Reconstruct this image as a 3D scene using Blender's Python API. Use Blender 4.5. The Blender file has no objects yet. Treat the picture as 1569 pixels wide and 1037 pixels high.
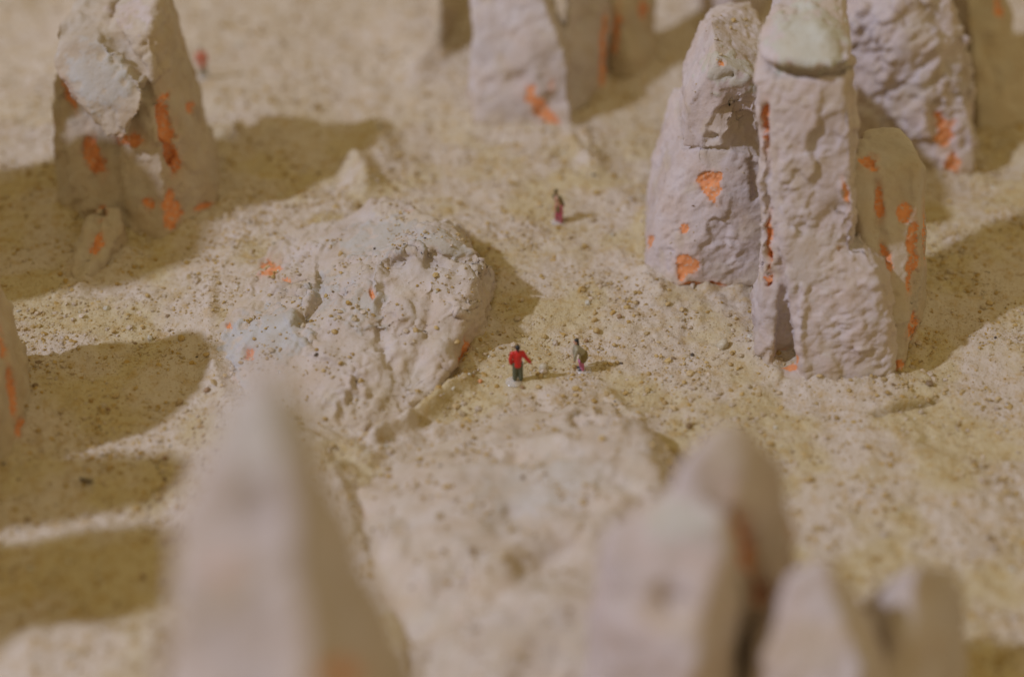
import bpy, bmesh, math, random
import numpy as np
from mathutils import Vector
from mathutils.bvhtree import BVHTree

# ---------------------------------------------------------------- camera, light, exposure
# All modelling numbers are centimetres; U turns them into Blender metres (a table-top diorama at real size).
U = 0.01
CAM_H, PITCH, LENS, PW, PH = 30.8, math.radians(38.0), 60.0, 1569.0, 1037.0
FPX = LENS / 36.0 * PW
sc = bpy.context.scene
cd = bpy.data.cameras.new('camera'); cam = bpy.data.objects.new('camera', cd); sc.collection.objects.link(cam)
cam.location = (0, 0, CAM_H * U); cam.rotation_euler = (math.pi / 2 - PITCH, 0, 0)
cd.lens = LENS; cd.sensor_width = 36.0; cd.clip_start = 0.005; cd.clip_end = 50.0
cd.dof.use_dof = True; cd.dof.focus_distance = 0.500; cd.dof.aperture_fstop = 4.0
sc.camera = cam

w = bpy.data.worlds.new('World'); sc.world = w; w.use_nodes = True
bg = w.node_tree.nodes['Background']; bg.inputs[0].default_value = (1.0, 0.81, 0.43, 1); bg.inputs[1].default_value = 0.455

LAZ, LEL = math.radians(15.5), math.radians(43.0)          # light travels right, a little away, and down
LDIR = np.array([math.cos(LAZ) * math.cos(LEL), math.sin(LAZ) * math.cos(LEL), -math.sin(LEL)])
ld = bpy.data.lights.new('gallery_spot', 'SPOT'); lamp = bpy.data.objects.new('gallery_spot', ld); sc.collection.objects.link(lamp)
aim = np.array([0.0, 40.0, 0.0]); lamp.location = Vector((aim - LDIR * 260.0) * U)
lamp.rotation_euler = Vector(LDIR).to_track_quat('-Z', 'Y').to_euler()
ld.energy = 180.0; ld.color = (0.66, 0.74, 1.0); ld.spot_size = math.radians(75); ld.spot_blend = 0.6; ld.shadow_soft_size = 0.045

sc.view_settings.view_transform = 'Standard'; sc.view_settings.look = 'None'
sc.view_settings.exposure = 0.0; sc.view_settings.gamma = 1.0; sc.view_settings.use_curve_mapping = False
sc.render.engine = 'CYCLES'; sc.cycles.use_denoising = True; sc.cycles.max_bounces = 5; sc.cycles.diffuse_bounces = 3

# ---------------------------------------------------------------- geometry of the view (authoring aid: photo pixel + distance -> point)
CP, SP = math.cos(PITCH), math.sin(PITCH)
def ray(px, py):
    a, b = (px - PW / 2) / FPX, -(py - PH / 2) / FPX
    return np.array([a, CP + b * SP, -SP + b * CP])
CAMP = np.array([0, 0, CAM_H])
def at_y(px, py, Y):
    d = ray(px, py); return CAMP + d * (Y / d[1])
def at_z(px, py, z=0.0):
    d = ray(px, py); return CAMP + d * ((z - CAM_H) / d[2])
def project(V):
    q = V - CAMP; dep = q[:, 1] * CP - q[:, 2] * SP; up = q[:, 1] * SP + q[:, 2] * CP
    return PW / 2 + FPX * q[:, 0] / dep, PH / 2 - FPX * up / dep

# ---------------------------------------------------------------- noise
_r = np.random.RandomState(7); PERM = _r.permutation(256); PERM = np.concatenate([PERM, PERM, PERM])
GR = _r.normal(size=(256, 3)); GR /= np.linalg.norm(GR, axis=1)[:, None]
def pnoise(p):
    i = np.floor(p).astype(np.int64); f = p - i; i &= 255; u = f * f * f * (f * (f * 6 - 15) + 10)
    out = np.zeros(len(p))
    for dx in (0, 1):
        a = PERM[i[:, 0] + dx]; wx = u[:, 0] if dx else 1 - u[:, 0]
        for dy in (0, 1):
            b = PERM[a + i[:, 1] + dy]; wy = u[:, 1] if dy else 1 - u[:, 1]
            for dz in (0, 1):
                g = GR[PERM[b + i[:, 2] + dz] & 255]; wz = u[:, 2] if dz else 1 - u[:, 2]
                out += wx * wy * wz * (g[:, 0] * (f[:, 0] - dx) + g[:, 1] * (f[:, 1] - dy) + g[:, 2] * (f[:, 2] - dz))
    return out * 1.6
def fbm(p, o=3, lac=2.1, gain=0.5):
    s = np.zeros(len(p)); a = 1.0
    for k in range(o):
        s += a * pnoise(p + 17.3 * k); p = p * lac; a *= gain
    return s
def facets(p, seed):
    """piecewise-planar chips: every jittered cell is a small plane of its own height and tilt"""
    i0 = np.floor(p).astype(np.int64); best = np.full(len(p), 1e9); out = np.zeros(len(p))
    for dx in (-1, 0, 1):
        for dy in (-1, 0, 1):
            for dz in (-1, 0, 1):
                c = i0 + (dx, dy, dz); h = PERM[(PERM[(PERM[(c[:, 0] + seed) & 255] + c[:, 1]) & 255] + c[:, 2]) & 255]
                d = p - (c + 0.5 + 0.42 * GR[h]); r = (d * d).sum(1); k = r < best
                best[k] = r[k]; g = GR[(h + 91) & 255]; out[k] = (0.5 * g[:, 0] + 0.9 * (d * GR[(h + 37) & 255]).sum(1))[k]
    return out
def sstep(a, b, x):
    t = np.clip((x - a) / (b - a), 0, 1); return t * t * (3 - 2 * t)

# ---------------------------------------------------------------- materials
def mat(name):
    m = bpy.data.materials.new(name); m.use_nodes = True; nt = m.node_tree
    return m, nt, nt.nodes['Principled BSDF']
def node(nt, t, **kw):
    n = nt.nodes.new(t)
    for k, v in kw.items():
        if k in n.inputs.keys(): n.inputs[k].default_value = v
        else: setattr(n, k, v)
    return n
def noise_tex(nt, scale, detail=4, rough=0.55):
    c = nt.nodes.new('ShaderNodeNewGeometry'); n = node(nt, 'ShaderNodeTexNoise', Scale=scale, Detail=detail, Roughness=rough)
    nt.links.new(c.outputs['Position'], n.inputs['Vector']); return n
def mixc(nt, fac, a, b, mode='MIX'):
    n = nt.nodes.new('ShaderNodeMix'); n.data_type = 'RGBA'; n.blend_type = mode
    for s, v in ((n.inputs[0], fac), (n.inputs[6], a), (n.inputs[7], b)):
        if hasattr(v, 'is_linked') or hasattr(v, 'links'): nt.links.new(v, s)
        else: s.default_value = v if not isinstance(v, tuple) or len(v) == 4 else (*v, 1)
    return n.outputs[2]
def ramp(nt, src, p0, p1, c0=(0, 0, 0, 1), c1=(1, 1, 1, 1)):
    n = nt.nodes.new('ShaderNodeValToRGB'); e = n.color_ramp.elements
    e[0].position, e[1].position = p0, p1; e[0].color, e[1].color = c0, c1
    nt.links.new(src, n.inputs[0]); return n.outputs[0]
def bump(nt, bsdf, src, strength, dist_cm, prev=None):
    b = node(nt, 'ShaderNodeBump', Strength=strength, Distance=dist_cm * U)
    nt.links.new(src, b.inputs['Height'])
    if prev is not None: nt.links.new(prev, b.inputs['Normal'])
    nt.links.new(b.outputs[0], bsdf.inputs['Normal']); return b.outputs[0]

def make_plaster():
    m, nt, b = mat('plaster_coat'); b.inputs['Roughness'].default_value = 0.88; b.inputs['Specular IOR Level'].default_value = 0.25
    a = node(nt, 'ShaderNodeAttribute', attribute_name='tint')
    n1 = noise_tex(nt, 120, 5); n2 = noise_tex(nt, 700, 3, 0.7)
    c = mixc(nt, ramp(nt, n1.outputs[0], 0.35, 0.7), a.outputs['Color'], (0.93, 0.86, 0.76, 1), 'MULTIPLY')
    c = mixc(nt, ramp(nt, n2.outputs[0], 0.62, 0.74), c, (0.80, 0.72, 0.56, 1), 'MULTIPLY')
    nt.links.new(c, b.inputs['Base Color'])
    p = bump(nt, b, noise_tex(nt, 420, 4, 0.6).outputs[0], 0.6, 0.07)
    bump(nt, b, noise_tex(nt, 1500, 3, 0.6).outputs[0], 0.5, 0.03, p); return m
def make_foam():
    m, nt, b = mat('orange_foam'); b.inputs['Roughness'].default_value = 0.7
    n = noise_tex(nt, 260, 4); n2 = noise_tex(nt, 900, 3)
    c = mixc(nt, ramp(nt, n.outputs[0], 0.35, 0.68), (0.76, 0.30, 0.11, 1), (0.62, 0.22, 0.075, 1))
    c = mixc(nt, ramp(nt, n2.outputs[0], 0.54, 0.68), c, (0.60, 0.42, 0.32, 1))
    nt.links.new(c, b.inputs['Base Color']); bump(nt, b, n2.outputs[0], 0.4, 0.03); return m
def make_sand():
    m, nt, b = mat('sand_ground'); b.inputs['Roughness'].default_value = 0.92; b.inputs['Specular IOR Level'].default_value = 0.2
    a = node(nt, 'ShaderNodeAttribute', attribute_name='tint')
    n1 = noise_tex(nt, 260, 5, 0.6); n2 = noise_tex(nt, 900, 4, 0.7)
    c = mixc(nt, ramp(nt, n1.outputs[0], 0.50, 0.68), a.outputs['Color'], (0.88, 0.78, 0.58, 1), 'MULTIPLY')
    c = mixc(nt, ramp(nt, n2.outputs[0], 0.58, 0.70), c, (0.80, 0.68, 0.46, 1), 'MULTIPLY')
    nt.links.new(c, b.inputs['Base Color'])
    p = bump(nt, b, noise_tex(nt, 500, 4, 0.65).outputs[0], 0.8, 0.09)
    bump(nt, b, noise_tex(nt, 1600, 3, 0.6).outputs[0], 0.4, 0.025, p); return m
def make_grit():
    m, nt, b = mat('grit_grains'); b.inputs['Roughness'].default_value = 0.6
    a = node(nt, 'ShaderNodeAttribute', attribute_name='tint'); n = noise_tex(nt, 1500, 2)
    nt.links.new(mixc(nt, ramp(nt, n.outputs[0], 0.4, 0.7), a.outputs['Color'], (0.8, 0.76, 0.7, 1), 'MULTIPLY'), b.inputs['Base Color'])
    bump(nt, b, n.outputs[0], 0.3, 0.02); return m
def paint(name, col, rough=0.45):
    m, nt, b = mat(name); b.inputs['Roughness'].default_value = rough
    n = noise_tex(nt, 1800, 2)
    nt.links.new(mixc(nt, ramp(nt, n.outputs[0], 0.35, 0.7), (*col, 1), tuple(c * 0.8 for c in col) + (1,)), b.inputs['Base Color']); return m
PLASTER, FOAM, SAND, GRIT = make_plaster(), make_foam(), make_sand(), make_grit()
CLEAR, _nt, _b = mat('clear_plastic'); _b.inputs['Roughness'].default_value = 0.12; _b.inputs['Alpha'].default_value = 0.3
_b.inputs['IOR'].default_value = 1.46; _b.inputs['Base Color'].default_value = (0.92, 0.88, 0.88, 1)

# ---------------------------------------------------------------- mesh helpers
def link(o, parent=None):
    sc.collection.objects.link(o)
    if parent is not None: o.parent = parent
    return o
def tag(o, label=None, cat=None, group=None, kind=None):
    for k, v in (('label', label), ('category', cat), ('group', group), ('kind', kind)):
        if v: o[k] = v
    return o
def empty(name, loc):
    e = bpy.data.objects.new(name, None); e.empty_display_size = 0.01; e.location = Vector(np.asarray(loc) * U); return link(e)
def np_mesh(name, V, F, tint=None, smooth=True, mats=()):
    me = bpy.data.meshes.new(name); V = np.asarray(V, dtype=np.float32); F = np.asarray(F, dtype=np.int32); k = F.shape[1]
    me.vertices.add(len(V)); me.vertices.foreach_set('co', V.ravel())
    me.loops.add(F.size); me.loops.foreach_set('vertex_index', F.ravel())
    me.polygons.add(len(F)); me.polygons.foreach_set('loop_start', np.arange(0, F.size, k, dtype=np.int32))
    me.update(calc_edges=True)
    me.polygons.foreach_set('use_smooth', np.full(len(F), smooth))
    if tint is not None:
        at = me.attributes.new('tint', 'FLOAT_COLOR', 'POINT')
        at.data.foreach_set('color', np.hstack([tint, np.ones((len(tint), 1))]).astype(np.float32).ravel())
    for m in mats: me.materials.append(m)
    return me
def remesh(point_sets, voxel):
    bm = bmesh.new()
    for pts in point_sets:
        vs = [bm.verts.new(tuple(p)) for p in pts]
        r = bmesh.ops.convex_hull(bm, input=vs)
        bmesh.ops.delete(bm, geom=list({e for e in r['geom_interior'] + r['geom_unused'] if isinstance(e, bmesh.types.BMVert)}), context='VERTS')
    me = bpy.data.meshes.new('tmp'); bm.to_mesh(me); bm.free()
    o = bpy.data.objects.new('tmp', me); sc.collection.objects.link(o)
    md = o.modifiers.new('r', 'REMESH'); md.mode = 'VOXEL'; md.voxel_size = voxel; md.adaptivity = 0.0
    ev = o.evaluated_get(bpy.context.evaluated_depsgraph_get()); em = ev.to_mesh()
    V = np.empty(len(em.vertices) * 3, np.float32); em.vertices.foreach_get('co', V); V = V.reshape(-1, 3).astype(float)
    L = np.empty(len(em.loops), np.int32); em.loops.foreach_get('vertex_index', L); F = L.reshape(-1, 4)
    ev.to_mesh_clear(); bpy.data.objects.remove(o); bpy.data.meshes.remove(me)
    return V, F
def normals(V, F):
    n = np.cross(V[F[:, 2]] - V[F[:, 0]], V[F[:, 3]] - V[F[:, 1]]); N = np.zeros_like(V)
    for k in range(4): np.add.at(N, F[:, k], n)
    return N / np.maximum(np.linalg.norm(N, axis=1), 1e-9)[:, None]
def relax(V, F, it, f=0.6):
    E = np.vstack([F[:, [k, (k + 1) % 4]] for k in range(4)])
    cnt = np.bincount(E[:, 0], minlength=len(V)).astype(float)
    for _ in range(it):
        S = np.stack([np.bincount(E[:, 0], V[E[:, 1], c], minlength=len(V)) for c in range(3)], 1)
        V = V + f * (S / np.maximum(cnt, 1)[:, None] - V)
    return V
def polyline_sd(u, v, pts):
    best = np.full(len(u), 1e9); sgn = np.zeros(len(u))
    for (x0, y0), (x1, y1) in zip(pts[:-1], pts[1:]):
        dx, dy = x1 - x0, y1 - y0; L2 = dx * dx + dy * dy
        t = np.clip(((u - x0) * dx + (v - y0) * dy) / L2, 0, 1)
        ex, ey = u - x0 - t * dx, v - y0 - t * dy; d = np.hypot(ex, ey); s = np.sign(dx * ey - dy * ex)
        k = d < best; best[k] = d[k]; sgn[k] = s[k]
    return best, sgn
PINK, BLUE, GREEN, TAN, OCHRE = (0.555, 0.472, 0.462), (0.485, 0.465, 0.45), (0.505, 0.495, 0.43), (0.53, 0.44, 0.33), (0.46, 0.35, 0.19)
def hull(pts, thick=0.0, base=True, shrink=0.12):
    """pts: (px, py, Y) seen points or ('w', X, Y, Z); thick adds matching points that far behind"""
    P = [np.array(p[1:], float) if p[0] == 'w' else at_y(*p) for p in pts]
    c = np.mean(P, 0); out = list(P)
    if thick:
        out += [p + np.array([(c[0] - p[0]) * shrink, thick, (c[2] - p[2]) * 0.04 if p[2] > 1.5 else 0]) for p in P]
    if base:
        out += [np.array([p[0], p[1], -0.6]) for p in out if p[2] < 1.6]
    return out
ROCKS = {}; FOOT = []
def rock(name, label, hulls, voxel=0.1, brushes=(), big=0.22, mid=0.07, small=0.03, soft=4, strokes=None, fold=0.0, facet=0.0, base_tint=PINK, cat='rock', seed=0, foam_name='exposed_foam', fillet=True):
    V, F = remesh(hulls, voxel); V = relax(V, F, soft)
    off = np.array([seed * 13.7, seed * 5.1, seed * 9.3]); N = normals(V, F)
    fade = 0.25 + 0.75 * sstep(0.0, 1.0, V[:, 2])
    V = V + N * (big * fbm(V / 2.2 + off, 3))[:, None] * fade[:, None]
    N = normals(V, F)
    u, v = project(V); calm = np.ones(len(V))
    for b in brushes:
        if b[0] == 'tint':
            c, s = math.cos(math.radians(b[5])), math.sin(math.radians(b[5])); du, dv = u - b[1], v - b[2]
            calm *= 1 - 0.75 * (1 - sstep(0.7, 1.15, np.hypot((du * c + dv * s) / b[3], (-du * s + dv * c) / b[4])))
    rp = sstep(-0.25, 0.45, fbm(V / 1.7 + 67 + off, 2)); mid_v, small_v = mid * calm * (0.55 + 0.65 * rp), small * calm * (0.3 + 1.2 * rp)
    if facet:
        w_ = 0.25 * np.stack([pnoise(V / 0.6 + k * 9.1) for k in range(3)], 1)
        V = V + N * (facet * calm * (facets(V * np.array([0.85, 0.85, 0.5]) + w_ + off, seed) + 0.45 * facets(V * 1.9 + w_ + off, seed + 50)))[:, None]; V = relax(V, F, 1, 0.5); N = normals(V, F)
    lump = fbm(V / 0.75 + off, 3, 2.2, 0.55); rid = 1 - np.abs(fbm(V / 0.9 - off, 2)) * 2
    V = V + N * (mid_v * lump + mid_v * 0.5 * np.clip(rid, -1, 1))[:, None]
    V = V + N * (small_v * fbm(V / 0.2 + off, 2))[:, None]
    if fold:                                                  # wet plaster folded into creases
        fq = V / 1.25 + off + 0.6 * fbm(V / 0.9 + 23, 2)[:, None]; f1 = pnoise(fq); V = V + N * (fold * calm * (0.15 + 1.05 * rp) * (np.exp(-np.abs(f1) * 5) + 0.5 * np.exp(-np.abs(pnoise(fq * 2.1 + 7)) * 6) - 0.5))[:, None]
    if strokes is not None:                                   # trowel strokes: noise stretched along a direction
        for axis, sc_a, sc_b, amp, zlo, zhi in strokes:
            ax = np.array(axis, float); ax /= np.linalg.norm(ax); t = V @ ax
            q = (V - t[:, None] * ax) / sc_b + t[:, None] * ax / sc_a
            brk = 0.15 + 0.85 * sstep(-0.3, 0.45, fbm(V / 1.0 + 41 + off, 2)); V = V + N * (amp * brk * np.clip(fbm(q + 0.5 * pnoise(V / 0.7)[:, None] + off, 3), -0.6, 0.9) * sstep(zlo - 0.6, zlo + 0.3, V[:, 2]) * (1 - sstep(zhi - 0.3, zhi + 0.6, V[:, 2])))[:, None]
    N = normals(V, F); u, v = project(V)
    face = sstep(-0.02, 0.15, np.einsum('ij,ij->i', N, (CAMP - V) / np.linalg.norm(CAMP - V, axis=1)[:, None]))
    tint = np.tile(np.array(base_tint), (len(V), 1))
    tn = fbm(V / 1.6 + 3.1 + off, 3); tint = tint * (1 + 0.11 * tn[:, None])
    k = sstep(0.15, 0.55, fbm(V / 1.1 - 7.7 + off, 3)); tint += (np.array(TAN) - tint) * (0.45 * k)[:, None]
    up = sstep(0.45, 0.95, N[:, 2] + 0.3 * fbm(V / 0.8 + off, 2)); tint += (np.array(BLUE) - tint) * (0.2 * up)[:, None]   # blue-grey blended in where the surface faces up
    low = 1 - sstep(0.0, 0.9, V[:, 2] + 0.5 * fbm(V / 0.6 + off, 2)); tint += (np.array(TAN) - tint) * (0.7 * low)[:, None]
    jx, jy = 14 * fbm(V / 0.35 + 5 + off, 3), 14 * fbm(V / 0.35 - 9 + off, 3)
    mask = np.zeros(len(V)); disp = np.zeros(len(V))
    for b in brushes:
        if b[0] == 'dent':
            d, s = polyline_sd(u + jx * 0.4, v + jy * 0.4, b[1] if len(b[1]) > 1 else b[1] + [(b[1][0][0] + 1, b[1][0][1])])
            disp -= face * b[3] * np.exp(-(d / b[2]) ** 2)
        elif b[0] == 'ledge':
            d, s = polyline_sd(u + jx * 0.35, v + jy * 0.35, b[1]); sd = d * s
            disp += face * b[3] * sstep(-2.5, 2.5, sd) * np.exp(-np.maximum(sd, 0) / b[2]) * (d < 6 * b[2])
        elif b[0] in ('foam', 'tint'):
            cx, cy, rx, ry, rot = b[1:6]; c, s = math.cos(math.radians(rot)), math.sin(math.radians(rot))
            js = min(1.0, (min(rx, ry) / 18.0)) * (1 if b[0] == 'foam' else 2)
            du, dv = u - cx + jx * js, v - cy + jy * js
            e = np.hypot((du * c + dv * s) / rx, (-du * s + dv * c) / ry)
            if b[0] == 'foam':
                mm = (1 - sstep(0.9, 1.1, e)) * (face > 0.3); mask = np.maximum(mask, mm); disp -= mm * (b[6] if len(b) > 6 else 0.06)
                ring = np.exp(-((e - 1.25) / 0.2) ** 2) * face; disp += 0.012 * ring
                halo = np.exp(-np.maximum(e - 0.95, 0) / 0.28) * face * (0.35 + 0.4 * sstep(-0.2, 0.4, fbm(V / 0.3 + off, 2))); tint += (np.array((0.66, 0.36, 0.24)) - tint) * halo[:, None]
            else:
                mm = (1 - sstep(0.75, 1.1, e)) * face * b[7]; tint += (np.array(b[6]) - tint) * mm[:, None]; disp += 0.03 * (1 - sstep(0.88, 1.0, e)) * face
    V = V + N * disp[:, None]
    base = np.array([V[:, 0].mean(), V[:, 1].mean(), 0.0]); root = empty(name, base); tag(root, label, cat)
    fm = mask[F].mean(1) > 0.5
    # connected chips of exposed foam
    comps = []
    if fm.any():
        idx = np.nonzero(fm)[0]; lab = {}; vf = {}
        for f in idx:
            for q in F[f]: vf.setdefault(int(q), []).append(int(f))
        seen = set()
        for f0 in idx:
            f0 = int(f0)
            if f0 in seen: continue
            st, comp = [f0], []; seen.add(f0)
            while st:
                f = st.pop(); comp.append(f)
                for q in F[f]:
                    for g in vf[int(q)]:
                        if g not in seen: seen.add(g); st.append(g)
            if len(comp) >= 14: comps.append(comp)
            else: fm[comp] = False
    def sub(nm, faces, m):
        used, inv = np.unique(F[faces], return_inverse=True)
        me = np_mesh(nm, (V[used] - base) * U, inv.reshape(-1, 4), tint[used], True, (m,))
        return link(bpy.data.objects.new(nm, me), root)
    sub('plaster_body', np.nonzero(~fm)[0], PLASTER)
    for comp in comps: sub(foam_name, np.array(comp), FOAM)
    ROCKS[label] = (V, F)
    if fillet:
        for h in hulls:
            q = np.array([p[:2] for p in h if p[2] < 0.2])
            if len(q) >= 3: FOOT.append(q)
    return root

# ---------------------------------------------------------------- rocks of the middle and far ground
def zp(px, py, z): return ('w', *at_z(px, py, z))
rock('plaster_rock', 'broad pale rock at upper left with orange cracks and a shadowed right side', [
    hull([(100, 30, 48.6), (166, 18, 48.6), (84, 60, 47.4), (158, 66, 46.8), (219, 136, 45.7), (216, 167, 45.4), (182, 218, 45.2), (160, 210, 45.4), (112, 150, 46.1), (87, 105, 46.9)], 1.4, base=False),
    hull([(86, 120, 48.4), (84, 200, 48.0), (85, 322, 46.1), (150, 358, 44.8), (166, 300, 46.0), (150, 220, 46.8), (205, 200, 46.8), (195, 360, 44.8)], 1.6),
    hull([(178, 6, 48.6), (243, -8, 48.4), (258, 33, 48.9), (170, 45, 47.6), (228, 60, 46.9), (293, 130, 48.8), (324, 240, 48.2), (338, 320, 46.4), (258, 366, 44.5), (232, 200, 46.2), (190, 200, 46.9), (200, 358, 44.8)], 1.2),
    hull([zp(148, 318, 1.0), zp(182, 318, 1.0), zp(190, 350, 0.6), zp(140, 350, 0.6), zp(160, 378, 0.4), zp(112, 425, 0.2), zp(104, 446, 0.0), zp(116, 446, 0.0), zp(96, 425, -0.1), zp(160, 400, 0.0), zp(126, 370, 0.2), zp(112, 405, 0.3)], 0)],
    0.075, [('dent', [(158, 75), (200, 120), (232, 150), (248, 200), (268, 262)], 7, 0.12), ('dent', [(100, 140), (130, 200), (155, 250), (160, 300)], 10, 0.12),
    ('dent', [(150, 330), (140, 380), (110, 430)], 7, 0.15), ('dent', [(205, 205)], 16, 0.18),
    ('tint', 150, 120, 60, 38, 35, BLUE, 0.8), ('tint', 205, 20, 40, 14, 0, PINK, 0.8),
    ('foam', 104, 145, 6, 24, -25), ('foam', 143, 238, 11, 28, -18, 0.12), ('foam', 200, 216, 22, 8, 8), ('foam', 256, 205, 11, 52, -12, 0.14), ('foam', 268, 248, 8, 16, 0), ('foam', 250, 150, 12, 6, -30),
    ('foam', 228, 316, 8, 10, 0, 0.1), ('foam', 262, 325, 13, 28, -5), ('foam', 312, 316, 15, 7, -20), ('foam', 150, 370, 8, 18, 12, 0.08), ('foam', 157, 325, 8, 8, 0), ('foam', 292, 165, 6, 8, 0)],
    big=0.08, mid=0.03, small=0.028, soft=1, fold=0.06, facet=0.13, seed=1, base_tint=(0.50, 0.415, 0.33))
rock('plaster_rock', 'lit pillar at top centre with an orange streak low on its front', [
    hull([(722, -70, 54.4), (812, -70, 53.6), (717, 100, 52.9), (727, 200, 51.5), (880, 210, 50.9), (869, 85, 51.9), (840, 10, 52.6)], 2.6),
    hull([(868, -70, 54.6), (935, -70, 56.0), (872, 195, 51.6), (932, 185, 52.8), (925, 120, 53.5)], 1.2),
    hull([(872, 200, 50.9), (895, 215, 50.6), (905, 265, 48.4), (918, 262, 48.6)], 0.5)],
    0.12, [('foam', 820, 155, 12, 26, -35), ('foam', 845, 190, 13, 20, -20), ('foam', 838, 203, 18, 7, 0), ('foam', 845, 135, 5, 9, 0), ('dent', [(770, 130), (800, 120)], 12, .15), ('dent', [(930, 20), (925, 100), (905, 180)], 8, .15), ('foam', 928, 80, 5, 60, 3)],
    seed=2, big=0.1, mid=0.05, soft=2, facet=0.1, strokes=[((1, 0.2, 0.8), 1.2, 0.35, 0.05, 1, 6)], base_tint=(0.56, 0.49, 0.475))
rock('plaster_rock', 'dark narrow slab at the top edge, left of the central pillar', [
    hull([(672, -70, 57.6), (725, -70, 62.5), (668, 98, 55.9), (674, 104, 55.6), (728, 60, 60.5), (660, -70, 60.0)], 0.4),], 0.14, seed=3, base_tint=TAN)
rock('plaster_rock', 'shaded rock with a red crack behind the central pillar at the top edge', [
    hull([(925, -70, 55.8), (1005, -70, 58.0), (930, 110, 54.8), (975, 128, 54.1), (1010, 90, 56.2)], 1.6)], 0.14,
    [('foam', 945, 45, 5, 40, 4), ('foam', 985, 15, 6, 14, 0)], seed=4, base_tint=TAN)
rock('plaster_rock', 'far blurred rock with one bright white face at the top edge', [
    hull([(1070, -70, 60.5), (1118, -70, 59.0), (1095, 45, 58.4), (1118, 58, 57.5), (1190, -70, 63.5), (1188, 50, 60.5), (1066, -20, 61.0)], 1.2)], 0.14, seed=5)
rock('plaster_rock', 'two-tiered rock with orange chips on its front, left of the tall pillar', [
    hull([(1042, 226, 44.3), (1078, 232, 43.6), (1150, 232, 43.2), (1180, 260, 43.0), (985, 438, 42.6), (1034, 432, 41.9), (1180, 446, 41.7), (1005, 330, 43.3)], 3.6),
    hull([(1049, 165, 44.1), (1045, 226, 43.9), (1098, 92, 43.9), (1150, 118, 43.6), (1094, 72, 46.0), (1130, 60, 46.6), (1172, 55, 46.8), (1104, 226, 43.3), (1175, 230, 43.9), (1180, 130, 44)], 2.4),
    hull([(985, 440, 42.3), (1000, 425, 42.4), (1030, 432, 41.9), (1012, 447, 41.6)], 0.4)], 0.06,
    [('dent', [(1125, 165), (1145, 190)], 24, 0.35), ('dent', [(1155, 250), (1162, 300)], 9, 0.2), ('ledge', [(1160, 150), (1110, 150), (1085, 195), (1082, 215)], 25, 0.1), ('ledge', [(1050, 232), (1090, 226), (1150, 238)], 30, 0.12),
    ('dent', [(1092, 210)], 4, 0.25), ('dent', [(1122, 116)], 3, 0.2), ('dent', [(1035, 445), (1100, 447), (1170, 440)], 7, 0.12), ('dent', [(1120, 118), (1095, 125)], 6, .08),
    ('tint', 1115, 110, 42, 30, 20, GREEN, 0.7), ('tint', 1012, 340, 24, 90, 14, PINK, 0.8),
    ('foam', 1083, 273, 15, 9, 0), ('foam', 1092, 288, 13, 18, -8), ('foam', 1102, 270, 6, 8, 0), ('foam', 1049, 410, 15, 19, 5), ('foam', 1105, 98, 6, 4, 0), ('foam', 1078, 436, 34, 4, 0), ('foam', 1048, 350, 6, 9, 0), ('foam', 996, 372, 4, 10, 10)],
    big=0.06, mid=0.016, small=0.03, soft=1, fold=0.03, facet=0.08, seed=6, strokes=[((1, 0, 0.5), 0.5, 0.2, 0.04, 0, 3.0)])
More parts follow.
